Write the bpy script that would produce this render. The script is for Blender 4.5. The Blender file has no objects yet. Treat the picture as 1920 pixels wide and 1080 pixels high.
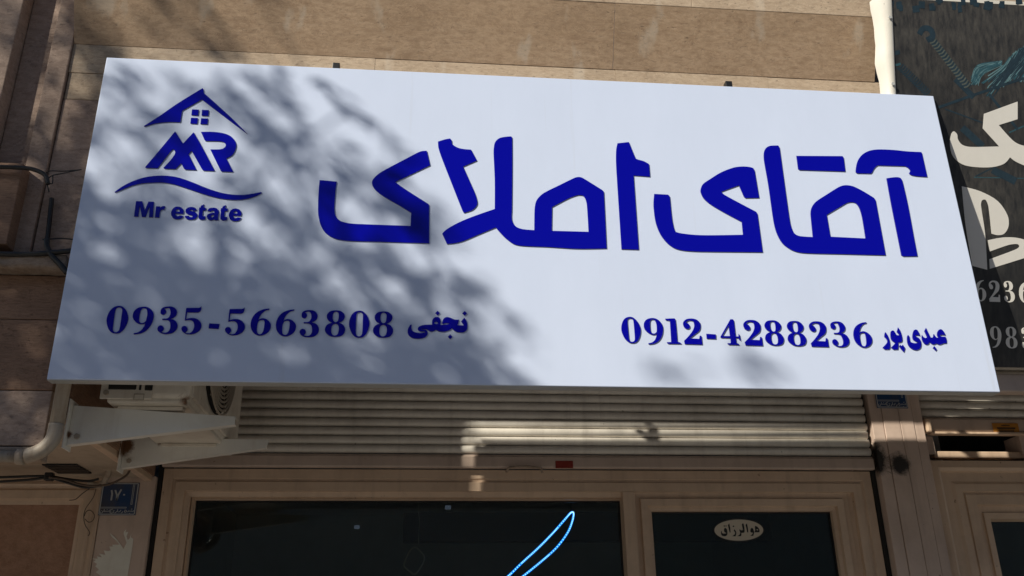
import bpy, bmesh, math, random
from mathutils import Vector, geometry, noise

# ------------------------------------------------------------------ camera, sky, sun, exposure
scene = bpy.context.scene
COL = scene.collection
R = math.radians
YAW, PITCH, ROLL, FPX = 0.10499361, 0.38877217, -0.01603324, 1700.0
EYE = 1.7                                    # camera height above the pavement
cy, sy, cp, sp, cr, sr = math.cos(YAW), math.sin(YAW), math.cos(PITCH), math.sin(PITCH), math.cos(ROLL), math.sin(ROLL)
FWD = Vector((sy*cp, cy*cp, sp)); R0 = Vector((cy, -sy, 0)); U0 = R0.cross(FWD)
RGT = cr*R0 + sr*U0; UPV = -sr*R0 + cr*U0

def at(px, py, Y):
    """point of the vertical plane at distance Y that the photograph shows at pixel (px, py)"""
    d = FWD*FPX + RGT*(px-960) - UPV*(py-540)
    d = d*(Y/d.y)
    return Vector((d.x, d.y, d.z+EYE))
def onto(px, py, p0, n):
    d = FWD*FPX + RGT*(px-960) - UPV*(py-540)
    c = Vector((0, 0, EYE))
    return c + d*((p0-c).dot(n)/d.dot(n))
def to_px(P):
    v = P-Vector((0, 0, EYE)); d = v.dot(FWD)
    return 960+FPX*v.dot(RGT)/d, 540-FPX*v.dot(UPV)/d

cam_d = bpy.data.cameras.new('camera'); cam = bpy.data.objects.new('camera', cam_d); COL.objects.link(cam)
from mathutils import Matrix
M = Matrix((RGT, UPV, -FWD)).transposed().to_4x4(); M.translation = Vector((0, 0, EYE)); cam.matrix_world = M
cam_d.sensor_width = 36.0; cam_d.lens = 36.0*FPX/1920.0; cam_d.clip_start = 0.05; cam_d.clip_end = 2000
scene.camera = cam

SUN = Vector((1.30, 1.063, -1.0))             # direction the sunlight travels
sd = bpy.data.lights.new('sun', 'SUN'); sd.energy = 5.0; sd.angle = R(0.53); sd.color = (1.0, 0.93, 0.79)
so = bpy.data.objects.new('sun', sd); COL.objects.link(so); so.rotation_euler = SUN.to_track_quat('-Z', 'Y').to_euler(); so.location = (-6, -5, 12)
w = bpy.data.worlds.new('World'); scene.world = w; w.use_nodes = True
nt = w.node_tree; nt.nodes.clear()
sky = nt.nodes.new('ShaderNodeTexSky'); sky.sky_type = 'NISHITA'; sky.sun_disc = False
sky.sun_elevation = math.atan2(1.0, math.hypot(SUN.x, SUN.y)); sky.sun_rotation = math.atan2(-SUN.x, -SUN.y) % (2*math.pi)
sky.altitude = 1100; sky.air_density = 1.0; sky.dust_density = 0.6; sky.ozone_density = 2.2
bg = nt.nodes.new('ShaderNodeBackground'); bg.inputs[1].default_value = 0.066
wo = nt.nodes.new('ShaderNodeOutputWorld'); nt.links.new(sky.outputs[0], bg.inputs[0]); nt.links.new(bg.outputs[0], wo.inputs[0])
vs = scene.view_settings; vs.view_transform = 'Standard'; vs.look = 'None'; vs.exposure = 0.0; vs.gamma = 1.0; vs.use_curve_mapping = False
scene.cycles.max_bounces = 8; scene.cycles.caustics_reflective = False; scene.cycles.caustics_refractive = False
rnd = random.Random(7)

# ------------------------------------------------------------------ materials
def new_mat(name):
    m = bpy.data.materials.new(name); m.use_nodes = True
    t = m.node_tree; t.nodes.clear()
    o = t.nodes.new('ShaderNodeOutputMaterial'); b = t.nodes.new('ShaderNodeBsdfPrincipled'); t.links.new(b.outputs[0], o.inputs[0])
    return m, t, b
def coords(t, scale=(1, 1, 1), rot=(0, 0, 0)):
    g = t.nodes.new('ShaderNodeNewGeometry'); mp = t.nodes.new('ShaderNodeMapping')
    mp.inputs['Scale'].default_value = scale; mp.inputs['Rotation'].default_value = rot
    t.links.new(g.outputs['Position'], mp.inputs[0]); return mp.outputs[0]
def noise_n(t, vec, scale, detail=6, rough=.6, dist=0.):
    n = t.nodes.new('ShaderNodeTexNoise'); n.inputs['Scale'].default_value = scale; n.inputs['Detail'].default_value = detail
    n.inputs['Roughness'].default_value = rough; n.inputs['Distortion'].default_value = dist
    t.links.new(vec, n.inputs['Vector']); return n.outputs['Fac']
def ramp(t, fac, stops):
    r = t.nodes.new('ShaderNodeValToRGB'); e = r.color_ramp.elements
    while len(e) < len(stops): e.new(.5)
    for k, (p, c) in enumerate(stops):
        e[k].position = p; e[k].color = tuple(c)+(1,) if len(c) == 3 else c
    t.links.new(fac, r.inputs[0]); return r.outputs[0]
def mix(t, fac, a, b, mode='MIX'):
    n = t.nodes.new('ShaderNodeMix'); n.data_type = 'RGBA'; n.blend_type = mode
    if isinstance(fac, float): n.inputs[0].default_value = fac
    else: t.links.new(fac, n.inputs[0])
    for i, v in ((6, a), (7, b)):
        if isinstance(v, tuple): n.inputs[i].default_value = v+(1,)
        else: t.links.new(v, n.inputs[i])
    return n.outputs[2]
def bump(t, b, h, strength=.3, dist=.01):
    n = t.nodes.new('ShaderNodeBump'); n.inputs['Strength'].default_value = strength; n.inputs['Distance'].default_value = dist
    t.links.new(h, n.inputs['Height']); t.links.new(n.outputs[0], b.inputs['Normal'])

def stone(name, c1, c2, c3, rough=.75, stretch=7., pits=True, streak=False):
    m, t, b = new_mat(name)
    v = coords(t, (1, 1, stretch)); v0 = coords(t)
    band = noise_n(t, v, 2.2, 8, .65, .6); fine = noise_n(t, v, 24, 8, .78); blot = noise_n(t, v0, 1.7, 4)
    col = mix(t, ramp(t, band, [(.3, (0, 0, 0)), (.7, (1, 1, 1))]), c1, c2)
    col = mix(t, ramp(t, fine, [(.40, (0, 0, 0)), (.64, (1, 1, 1))]), col, c3)
    col = mix(t, ramp(t, blot, [(.35, (.78, .76, .74)), (.65, (1.08, 1.06, 1.04))]), (1., 1., 1.), col, 'MULTIPLY') if False else mix(t, 1.0, col, ramp(t, blot, [(.3, (.74, .71, .68)), (.7, (1.06, 1.05, 1.04))]), 'MULTIPLY')
    if streak:                                            # pale runs of lime that water left down the stone
        sv = coords(t, (9, 9, .25)); s = noise_n(t, sv, 1.0, 3, .5)
        col = mix(t, ramp(t, s, [(.60, (0, 0, 0)), (.68, (.42, .42, .42))]), col, (.62, .55, .46))
    vein = noise_n(t, coords(t, (1.5, 1.5, 3)), 5, 9, .8, 1.2)
    col = mix(t, ramp(t, vein, [(.485, (0, 0, 0)), (.5, (.55, .55, .55)), (.515, (0, 0, 0))]), col, tuple(min(1, x*1.45) for x in c1))
    pit = noise_n(t, coords(t, (1, 1, 2.6)), 42, 6, .75)
    if pits: col = mix(t, ramp(t, pit, [(.30, (.75, .75, .75)), (.37, (0, 0, 0))]), col, tuple(x*.35 for x in c3))
    t.links.new(col, b.inputs['Base Color']); b.inputs['Roughness'].default_value = rough
    h = ramp(t, pit, [(.3, (0, 0, 0)), (.42, (1, 1, 1))]) if pits else fine
    bump(t, b, h, .55, .006)
    return m
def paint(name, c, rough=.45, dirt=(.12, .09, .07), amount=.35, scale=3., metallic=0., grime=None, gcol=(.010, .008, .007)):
    m, t, b = new_mat(name)
    n1 = noise_n(t, coords(t), scale, 8, .68); n2 = noise_n(t, coords(t, (6, 6, .5)), 3, 5, .6)
    col = mix(t, ramp(t, n1, [(.45, (0, 0, 0)), (.8, (amount,)*3)]), c, dirt)
    col = mix(t, ramp(t, n2, [(.52, (0, 0, 0)), (.8, (amount*.8,)*3)]), col, dirt)
    sp_ = noise_n(t, coords(t), 42, 2, .5)
    col = mix(t, ramp(t, sp_, [(.73, (0, 0, 0)), (.78, (min(1, amount*1.6),)*3)]), col, dirt)
    if grime:                                             # soot patches of their own shape: (centre, radius) list
        for c0, rad in grime:
            g = t.nodes.new('ShaderNodeNewGeometry'); d = t.nodes.new('ShaderNodeVectorMath'); d.operation = 'DISTANCE'
            t.links.new(g.outputs['Position'], d.inputs[0]); d.inputs[1].default_value = c0
            a = t.nodes.new('ShaderNodeMath'); a.operation = 'MULTIPLY_ADD'; t.links.new(noise_n(t, coords(t), 16, 7, .8, .8), a.inputs[0]); a.inputs[1].default_value = rad*2.4
            t.links.new(d.outputs['Value'], a.inputs[2])
            col = mix(t, ramp(t, a.outputs[0], [(rad*2.05, (.97, .97, .97)), (rad*2.75, (0, 0, 0))]), col, gcol)
    t.links.new(col, b.inputs['Base Color']); b.inputs['Roughness'].default_value = rough; b.inputs['Metallic'].default_value = metallic
    bump(t, b, n1, .12, .004)
    return m
def plain(name, c, rough=.4, metallic=0., spec=.5, var=.12, scale=8.):
    m, t, b = new_mat(name)
    n = noise_n(t, coords(t), scale, 5, .6)
    t.links.new(mix(t, n, tuple(x*(1-var) for x in c), tuple(min(1, x*(1+var)) for x in c)), b.inputs['Base Color'])
    b.inputs['Roughness'].default_value = rough; b.inputs['Metallic'].default_value = metallic; b.inputs['Specular IOR Level'].default_value = spec
    return m
def emit(name, c, s):
    m = bpy.data.materials.new(name); m.use_nodes = True; t = m.node_tree; t.nodes.clear()
    o = t.nodes.new('ShaderNodeOutputMaterial'); e = t.nodes.new('ShaderNodeEmission'); e.inputs[0].default_value = c+(1,); e.inputs[1].default_value = s
    t.links.new(e.outputs[0], o.inputs[0]); return m
def glass(name, tint):
    m = bpy.data.materials.new(name); m.use_nodes = True; t = m.node_tree; t.nodes.clear()
    o = t.nodes.new('ShaderNodeOutputMaterial'); a = t.nodes.new('ShaderNodeBsdfTransparent'); a.inputs[0].default_value = tint+(1,)
    g = t.nodes.new('ShaderNodeBsdfGlossy'); g.inputs['Roughness'].default_value = .02; g.inputs[0].default_value = (.9, .95, .95, 1)
    f = t.nodes.new('ShaderNodeFresnel'); f.inputs[0].default_value = 1.5; x = t.nodes.new('ShaderNodeMixShader')
    t.links.new(f.outputs[0], x.inputs[0]); t.links.new(a.outputs[0], x.inputs[1]); t.links.new(g.outputs[0], x.inputs[2]); t.links.new(x.outputs[0], o.inputs[0])
    return m

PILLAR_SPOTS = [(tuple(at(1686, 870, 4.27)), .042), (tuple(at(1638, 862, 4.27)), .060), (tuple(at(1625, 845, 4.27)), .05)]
MT = dict(
    light=stone('light_travertine', (.49, .385, .28), (.58, .475, .36), (.40, .30, .215), stretch=3.5, streak=True),
    brown=stone('brown_travertine', (.50, .355, .235), (.60, .445, .31), (.39, .265, .17), stretch=3.0, streak=True),
    pier=stone('pier_travertine', (.42, .31, .25), (.50, .38, .31), (.31, .22, .175), stretch=2.5),
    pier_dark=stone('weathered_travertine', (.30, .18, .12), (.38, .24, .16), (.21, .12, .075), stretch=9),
    ledge=stone('ledge_stone', (.36, .28, .22), (.44, .35, .28), (.25, .18, .13), stretch=1.5),
    panel=stone('salmon_stone', (.42, .24, .16), (.48, .29, .20), (.34, .19, .12), stretch=1.2, pits=False),
    render=paint('cream_render', (.46, .37, .28), .8, (.16, .11, .08), .5),
    cream=paint('cream_frame_paint', (.66, .49, .355), .42, (.20, .12, .08), .42),
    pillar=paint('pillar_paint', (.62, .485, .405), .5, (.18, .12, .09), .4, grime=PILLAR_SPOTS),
    slat=paint('shutter_paint', (.78, .735, .66), .3, (.15, .11, .09), .38, 5.),
    bar=paint('shutter_bar_paint', (.56, .44, .365), .45, (.16, .11, .08), .4),
    acwhite=paint('ac_enamel', (.74, .69, .60), .35, (.22, .12, .05), .4, 5., grime=[(tuple(at(352, 762, 3.15)), .03)], gcol=(.14, .055, .015)),
    bracket=paint('bracket_enamel', (.82, .81, .76), .35, (.30, .20, .11), .28, 4., grime=[(tuple(at(303, 822, 3.79)), .022), (tuple(at(232, 838, 3.79)), .03), (tuple(at(128, 815, 3.195)), .01)], gcol=(.13, .05, .014)),
    pipe=paint('pipe_paint', (.40, .34, .27), .55, (.13, .06, .03), .9, 7.),
    sign=plain('sign_white', (.675, .765, .965), .25, 0, .4, .02, 2.),
    signedge=plain('sign_edge', (.55, .56, .55), .4, .2),
    blue=plain('blue_acrylic', (.002, .002, .35), .05, 0, .22, .05, 1.5),
    blueedge=plain('blue_acrylic_edge', (.05, .04, .22), .3),
    black=plain('black_steel', (.012, .012, .013), .45),
    cable=plain('cable_rubber', (.018, .017, .017), .55),
    wire=plain('brown_wire', (.10, .07, .05), .6),
    dark=plain('void_shade', (.015, .014, .013), .8),  # near-black colour standing for deep shade in slots, recesses and openings
    room=plain('room_wall', (.55, .56, .55), .8), cabinet=plain('room_cabinet', (.05, .045, .04), .5),
    red=plain('red_sticker', (.24, .022, .010), .5), orange=paint('orange_sticker', (.50, .20, .02), .5, (.05, .03, .01), .3, 20),
    white=plain('sticker_white', (.62, .55, .44), .5, 0, .5, .06), ink=plain('black_ink', (.01, .01, .01), .5),
    paper=paint('torn_paper', (.80, .78, .70), .8, (.45, .38, .28), .3, 9.),
    plate=paint('plate_blue', (.012, .05, .15), .4, (.085, .07, .055), 1.0, 5.5), platewhite=plain('plate_white', (.42, .43, .44), .45),
    cream_print=plain('cream_print', (.80, .78, .74), .5, 0, .4, .05, 20), cloth=plain('banner_cloth', (.80, .77, .70), .65),
    led_off=plain('led_tube_off', (.80, .75, .62), .5), led=emit('led_blue', (.004, .22, 1.0), 2.6), led_core=emit('led_bead', (.40, .82, 1.0), 3.6),
    glow_square=emit('room_glow', (.6, .72, 1.0), .10),
    bark=stone('bark', (.10, .075, .055), (.15, .115, .085), (.05, .04, .03), stretch=.4),
    asphalt=plain('asphalt', (.10, .098, .095), .85, 0, .3, .3, 60), paving=stone('paving', (.28, .27, .26), (.33, .32, .31), (.22, .21, .20), stretch=1),
    kerb=stone('kerb_stone', (.33, .32, .30), (.4, .38, .36), (.26, .25, .23), stretch=1),
    facade=paint('facade_render', (.66, .60, .52), .8, (.2, .15, .11), .3, 1.), winglass=plain('window_dark', (.03, .035, .04), .12, 0, .6),
    pane=glass('shop_glass', (.72, .76, .75)), door_pane=glass('door_glass', (.55, .63, .62)),
)
m, t, b = new_mat('leaf'); 
info = t.nodes.new('ShaderNodeObjectInfo'); n = noise_n(t, coords(t), 6, 3)
t.links.new(ramp(t, n, [(.3, (.035, .07, .014)), (.7, (.085, .13, .03))]), b.inputs['Base Color']); b.inputs['Roughness'].default_value = .55
MT['leaf'] = m
m, t, b = new_mat('sign_sheet')
n1 = noise_n(t, coords(t, (1, 1, .35)), 3.0, 6, .65); n2 = noise_n(t, coords(t), 34, 3, .6); n3 = noise_n(t, coords(t, (14, 14, .5)), 1.6, 4, .6)
c = mix(t, ramp(t, n1, [(.35, (.955, .96, .965)), (.7, (1, 1, 1))]), (.0, .0, .0), (.685, .775, .99))
c = mix(t, 1.0, (.685, .775, .99), ramp(t, n1, [(.3, (.94, .945, .95)), (.7, (1, 1, 1))]), 'MULTIPLY')
c = mix(t, ramp(t, n2, [(.74, (0, 0, 0)), (.79, (.30, .30, .30))]), c, (.42, .40, .38))
c = mix(t, ramp(t, n3, [(.66, (0, 0, 0)), (.8, (.14, .14, .14))]), c, (.45, .44, .44))
t.links.new(c, b.inputs['Base Color']); b.inputs['Roughness'].default_value = .24; b.inputs['Specular IOR Level'].default_value = .4
bump(t, b, noise_n(t, coords(t), 1.6, 2, .5), .25, .01)
MT['sign'] = m
# printed banner: a dark grey backing with rain-like vertical streaks
m, t, b = new_mat('banner_print')
s1 = noise_n(t, coords(t, (26, 26, 1.1)), 2.2, 6, .7); s2 = noise_n(t, coords(t), 2.0, 4, .6)
c = mix(t, ramp(t, s1, [(.35, (0, 0, 0)), (.75, (1, 1, 1))]), (.030, .030, .032), (.105, .098, .088))
c = mix(t, ramp(t, s2, [(.35, (.25, .27, .3)), (.62, (1, 1, 1))]), (.012, .013, .016), c)
t.links.new(c, b.inputs['Base Color']); b.inputs['Roughness'].default_value = .42
wv = noise_n(t, coords(t), 260, 2); bump(t, b, wv, .15, .002)
MT['banner'] = m
MT['teal'] = plain('print_teal', (.035, .10, .13), .45, 0, .4, .5, 40); MT['teal_light'] = plain('print_teal_light', (.13, .24, .27), .45, 0, .4, .4, 40)
MT['teal_dark'] = plain('print_teal_dark', (.022, .042, .06), .45, 0, .4, .5, 40); MT['olive'] = plain('print_grip', (.095, .11, .10), .45, 0, .4, .5, 60)
MT['ironband'] = plain('fan_guard', (.36, .31, .25), .5, .1)

# ------------------------------------------------------------------ builders
def obj(name, verts, faces, mat, parent=None, smooth=False, mats=None, fm=None):
    me = bpy.data.meshes.new(name); me.from_pydata([tuple(v) for v in verts], [], faces); me.validate(); me.update()
    for mm in (mats or [mat]): me.materials.append(MT[mm])
    if fm: me.polygons.foreach_set('material_index', fm)
    if smooth: me.polygons.foreach_set('use_smooth', [True]*len(me.polygons))
    o = bpy.data.objects.new(name, me); COL.objects.link(o)
    if parent:
        o.parent = parent
        if parent.type == 'EMPTY': o.matrix_parent_inverse = Matrix.Translation(-Vector(parent.location))
    return o
def thing(name, label, cat, loc=(0, 0, 0), group=None):
    o = bpy.data.objects.new(name, None); COL.objects.link(o); o.location = loc; o.empty_display_size = .1
    return tag(o, label, cat, group)
def tag(o, label, cat, group=None):
    o['label'] = label; o['category'] = cat
    if group: o['group'] = group
    return o
def struct(o): o['kind'] = 'structure'; return o
class MB:
    def __init__(s): s.v = []; s.f = []; s.m = []
    def add(s, v, f, mi=0):
        k = len(s.v); s.v += [Vector(p) for p in v]; s.f += [tuple(i+k for i in q) for q in f]; s.m += [mi]*len(f); return s
    def box(s, x0, x1, y0, y1, z0, z1, bev=0., mi=0):
        if bev <= 0:
            v = [(x, y, z) for x in (x0, x1) for y in (y0, y1) for z in (z0, z1)]
            return s.add(v, [(0, 1, 3, 2), (4, 6, 7, 5), (0, 4, 5, 1), (2, 3, 7, 6), (0, 2, 6, 4), (1, 5, 7, 3)], mi)
        bm = bmesh.new(); bmesh.ops.create_cube(bm, size=1)
        for q in bm.verts: q.co = Vector(((x0+x1)/2+q.co.x*(x1-x0), (y0+y1)/2+q.co.y*(y1-y0), (z0+z1)/2+q.co.z*(z1-z0)))
        bmesh.ops.bevel(bm, geom=list(bm.edges), offset=bev, segments=2, affect='EDGES', profile=.5)
        bm.verts.index_update(); s.add([q.co.copy() for q in bm.verts], [tuple(x.index for x in f.verts) for f in bm.faces], mi); bm.free(); return s
    def prism(s, pts, off, mi=0, side=None):
        """closed outline (3-D points) pushed along off"""
        n = len(pts); off = Vector(off); tri = geometry.tessellate_polygon([[Vector(p) for p in pts]])
        v = [Vector(p) for p in pts]+[Vector(p)+off for p in pts]
        s.add(v, [tuple(q) for q in tri]+[tuple(i+n for i in reversed(q)) for q in tri], mi)
        k = len(s.v)-2*n
        for i in range(n):
            j = (i+1) % n; s.f.append((k+i, k+j, k+n+j, k+n+i)); s.m.append(mi if side is None else side)
        return s
    def tube(s, pts, r, seg=8, mi=0, cap=True):
        pts = [Vector(p) for p in pts]; rs = r if isinstance(r, (list, tuple)) else [r]*len(pts); rings = []
        t0 = (pts[1]-pts[0]).normalized(); a = t0.orthogonal().normalized()
        for i, p in enumerate(pts):
            tg = (pts[min(i+1, len(pts)-1)]-pts[max(i-1, 0)]).normalized(); a = (a-tg*a.dot(tg)).normalized(); b_ = tg.cross(a)
            rings.append([p+(a*math.cos(2*math.pi*k/seg)+b_*math.sin(2*math.pi*k/seg))*rs[i] for k in range(seg)])
        v = [q for rg in rings for q in rg]; f = []
        for i in range(len(pts)-1):
            for k in range(seg):
                l = (k+1) % seg; f.append((i*seg+k, i*seg+l, (i+1)*seg+l, (i+1)*seg+k))
        if cap: f += [tuple(range(seg-1, -1, -1)), tuple((len(pts)-1)*seg+k for k in range(seg))]
        return s.add(v, f, mi)
    def build(s, name, mat, parent=None, smooth=False, mats=None):
        return obj(name, s.v, s.f, mat, parent, smooth, mats, s.m if mats else None)
def spline(pts, n=6):
    """smooth path through points"""
    pts = [Vector(p) for p in pts]; out = []
    for i in range(len(pts)-1):
        p0, p1, p2, p3 = pts[max(i-1, 0)], pts[i], pts[i+1], pts[min(i+2, len(pts)-1)]
        for k in range(n):
            q = k/n; out.append(.5*((2*p1)+(p2-p0)*q+(2*p0-5*p1+4*p2-p3)*q*q+(3*p1-p0-3*p2+p3)*q**3))
    out.append(pts[-1]); return out
def outline(txt, n=4):
    """'x,y x,yc ...': closed outline, c marks a corner, other points are rounded"""
    P = []
    for tk in txt.split():
        c = tk.endswith('c'); x, y = tk.rstrip('c').split(','); P.append((float(x), float(y), c))
    N = len(P); out = []
    for i in range(N):
        a, b_ = P[i], P[(i+1) % N]
        p1, p2 = Vector(a[:2]), Vector(b_[:2])
        if a[2] and b_[2]: out.append(p1); continue
        p0 = p1-(p2-p1)*.0 if a[2] else Vector(P[i-1][:2]); p3 = p2 if b_[2] else Vector(P[(i+2) % N][:2])
        L = (p2-p1).length
        m1 = (p2-p1)*.5 if a[2] else (p2-p0)*.5; m2 = (p2-p1)*.5 if b_[2] else (p3-p1)*.5
        if m1.length > L: m1 *= L/m1.length
        if m2.length > L: m2 *= L/m2.length
        for k in range(n):
            q = k/n; out.append((2*q**3-3*q*q+1)*p1+(q**3-2*q*q+q)*m1+(-2*q**3+3*q*q)*p2+(q**3-q*q)*m2)
    return out
def solid(name, loops, off, mat, parent, side=None):
    """plate cut along 3-D loops (outer, holes...), pushed back along off"""
    off = Vector(off); tri = geometry.tessellate_polygon([[Vector(p) for p in l] for l in loops])
    flat = [Vector(p) for l in loops for p in l]; n = len(flat); v = flat+[p+off for p in flat]
    f = [tuple(q) for q in tri]+[tuple(i+n for i in reversed(q)) for q in tri]; fm = [0]*len(f); k = 0
    for l in loops:
        for i in range(len(l)):
            j = (i+1) % len(l); f.append((k+i, k+j, k+n+j, k+n+i)); fm.append(1 if side else 0)
        k += len(l)
    o = obj(name, v, f, mat, parent, False, [mat, side] if side else [mat], fm)
    bm = bmesh.new(); bm.from_mesh(o.data); bmesh.ops.recalc_face_normals(bm, faces=bm.faces); bm.to_mesh(o.data); bm.free()
    return o
def ribbon(pts, wd):
    """2-D stroke of width wd -> closed outline"""
    P = [Vector((p[0], p[1], 0)) for p in pts]; l, r_ = [], []; n = len(P)
    for i, p in enumerate(P):
        tg = (P[min(i+1, n-1)]-P[max(i-1, 0)]).normalized(); nn = Vector((-tg.y, tg.x, 0))
        wv_ = wd if not isinstance(wd, (list, tuple)) else wd[i]
        l.append(p+nn*wv_/2); r_.append(p-nn*wv_/2)
    return l+r_[::-1]

YS, YW, YR = 3.0, 3.12, 4.3          # sign face, building face, recessed shop front
Z = lambda z: z+EYE

# ------------------------------------------------------------------ ground, street
o = struct(obj('ground', [(-300, -300, -.16), (300, -300, -.16), (300, 300, -.16), (-300, 300, -.16)], [(0, 1, 2, 3)], 'paving'))
o = struct(obj('road', [(-120, -12.4, -.12), (120, -12.4, -.12), (120, -3.4, -.12), (-120, -3.4, -.12)], [(0, 1, 2, 3)], 'asphalt'))
mb = MB().box(-60, 60, -3.25, 9.0, -.158, 0); struct(mb.build('pavement', 'paving'))
mb = MB().box(-60, 60, -3.4, -3.252, -.158, .012, .01); struct(mb.build('kerb', 'kerb'))
mb = MB().box(-60, 60, -15.2, -12.4, -.158, 0); struct(mb.build('far_pavement', 'paving'))

# ------------------------------------------------------------------ the shop building
B = thing('shop_building', 'travertine clad shop building with sloping brown band behind the white sign', 'building', (0.5, YW, 0))
g = .0003
# light strip under the brown band, upright slabs
ZL, ZB = 2.155, 2.288
for x0, x1 in ((-1.405, -.95), (-.95, -.22), (-.22, .78), (.78, 1.44), (1.44, 1.96)):
    MB().box(x0+g, x1-g, YW+rnd.uniform(-.001, .001), YW+.12, Z(ZL), Z(ZB)).build('stone_slab', 'light', B)
# brown band leaning out towards the street
YT, ZT = 3.0, 2.535
for x0, x1 in ((-1.405, .768), (.7705, 1.92)):
    e = rnd.uniform(-.001, .001)
    pts = [(x0+g, YW-.002+e, Z(ZB+.001)), (x0+g, YT+e, Z(ZT)), (x0+g, YT+.12, Z(ZT)), (x0+g, YW+.12, Z(ZB+.003))]
    MB().prism(pts, (x1-x0-2*g, 0, 0)).build('stone_slab', 'brown', B)
MB().prism([(.767, YW-.0005, Z(ZB+.003)), (.767, YT+.0015, Z(ZT)), (.767, YT+.1, Z(ZT)), (.767, YW+.1, Z(ZB+.003))], (.0045, 0, 0)).build('grout_joint', 'cloth', B)
for x0, x1 in ((-1.405, .2), (.2, 1.1), (1.1, 1.92)):
    MB().box(x0+g, x1-g, YT-.003, YT+.12, Z(ZT+.001), Z(3.3), .002).build('stone_slab', 'light', B)
MB().box(-1.405, 6, YW+.13, YR+.6, Z(ZL+.001), Z(7.0)).build('upper_wall', 'render', B)
MB().box(1.962, 6, 3.42, 3.50, Z(1.30), Z(2.154)).build('side_wall', 'render', B)
MB().box(1.922, 6, YT+.13, YW-.002, Z(2.75), Z(3.3)).build('upper_band', 'light', B)
# left pier: base, strips and blocks of different depth
XP = -1.215
MB().box(-7, XP, YW+.03, YR, Z(.813), Z(7)).build('pier_core', 'render', B)
def slab(x0, x1, y0, z0, z1, mat, name='stone_slab', bev=.003):
    return MB().box(x0, x1, y0, YW+.028, Z(z0), Z(z1), bev).build(name, mat, B)
slab(-1.403, XP, YW, 1.33, 2.03, 'pier'); slab(-1.403, XP, YW+.002, 2.032, 2.1545, 'light')
slab(-1.403, XP-.004, YW, 1.0, 1.328, 'pier')
slab(-1.484, -1.407, YW-.012, 1.36, 3.4, 'pier')
slab(-1.60, -1.486, YW+.014, 1.36, 3.4, 'pier')
slab(-2.4, -1.602, YW-.06, 1.735, 2.6, 'pier'); slab(-2.4, -1.602, YW-.058, 2.602, 3.5, 'pier')
slab(-2.4, -1.462, YW-.075, 1.375, 1.70, 'pier_dark')
slab(-2.4, -1.60, YW-.075, 1.702, 1.733, 'pier')
bm = bmesh.new(); bmesh.ops.create_cube(bm, size=1)
for q in bm.verts: q.co = Vector((-1.8225+q.co.x*1.155, YW-.0485+q.co.y*.093, Z(1.305)+q.co.z*.052))
bmesh.ops.subdivide_edges(bm, edges=[e for e in bm.edges if abs(e.verts[0].co.x-e.verts[1].co.x) > .5], cuts=90)
bmesh.ops.subdivide_edges(bm, edges=[e for e in bm.edges if abs(e.verts[0].co.x-e.verts[1].co.x) < .001], cuts=3)
for q in bm.verts:
    if q.co.y < YW-.01: q.co += Vector((0, noise.noise(q.co*22)*.008, noise.noise(q.co*30+Vector((5, 1, 2)))*.005))
bm.verts.index_update(); obj('ledge', [q.co.copy() for q in bm.verts], [tuple(x.index for x in f.verts) for f in bm.faces], 'ledge', B, True); bm.free()
slab(-2.4, XP-.02, YW-.032, 1.112, 1.276, 'pier_dark'); slab(-2.4, XP-.018, YW-.034, .86, 1.110, 'pier_dark')
slab(-2.4, XP-.018, YW-.032, .672, .858, 'pier')
MB().box(-2.4, XP-.03, YW-.04, YW+.06, Z(.63), Z(.667), .004).build('drip_edge', 'ledge', B)
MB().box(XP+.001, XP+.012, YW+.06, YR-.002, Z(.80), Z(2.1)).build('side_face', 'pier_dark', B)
MB().box(-7, XP-.002, YW+.07, YR-.004, Z(.792), Z(.812)).build('soffit', 'render', B)
vq = onto(127, 878, Vector((0, 0, Z(.7915))), Vector((0, 0, 1)))
vt = MB()
for k in range(6): vt.box(vq.x-.07, vq.x+.07, vq.y-.10+k*.034, vq.y-.10+k*.034+.024, Z(.785), Z(.7925))
vt.build('soffit_vent', 'black', B)
MB().box(XP-.03, XP+.004, YW+.02, YR-.002, Z(.775), Z(.818), .004).build('soffit_edge', 'cream', B)
# recessed plane: left pier piece with the number plate, right pillar, wall above
MB().box(-1.420, -1.195, YR, YR+.3, 0, Z(.80), .004).build('pillar', 'pillar', B)
for i, (x0, x1) in enumerate(((2.258, 2.318), (2.320, 2.405), (2.407, 2.478), (2.480, 2.530))):
    MB().box(x0, x1, YR-.028-(.004 if i in (1, 2) else 0), YR+.3, 0, Z(2.106), .003).build('pillar_board', 'pillar', B)
MB().box(-1.4, 6, YR+.10, YR+.3, Z(1.25), Z(2.106)).build('back_wall', 'render', B)
# ------------------------------------------------------------------ roller shutters
def slat_mesh(x0, x1):
    prof = []
    H = .0425
    for k in range(9):
        a = k/8; prof.append((-.013*math.sin(math.pi*min(1, a*1.12))**.8 if a < .89 else .004, a*H))
    prof = [(-.002, 0), (-.009, .004), (-.0135, .010), (-.0155, .017), (-.0155, .023), (-.0135, .030), (-.009, .0355), (-.002, .0385), (.006, .0395), (.006, .0425), (.010, .0425), (.010, 0)]
    n = len(prof); v = [(x, y, z) for x in (x0, x1) for y, z in prof]
    f = [(i, i+1, n+i+1, n+i) for i in range(n-1)]+[(n-1, 0, n, 2*n-1)]+[tuple(range(n)), tuple(range(2*n-1, n-1, -1))]
    me = bpy.data.meshes.new('slat'); me.from_pydata(v, [], f); me.update(); me.materials.append(MT['slat'])
    bm = bmesh.new(); bm.from_mesh(me); bmesh.ops.recalc_face_normals(bm, faces=bm.faces); bm.to_mesh(me); bm.free()
    me.polygons.foreach_set('use_smooth', [i < 6 for i in range(len(me.polygons))])
    return me
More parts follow.
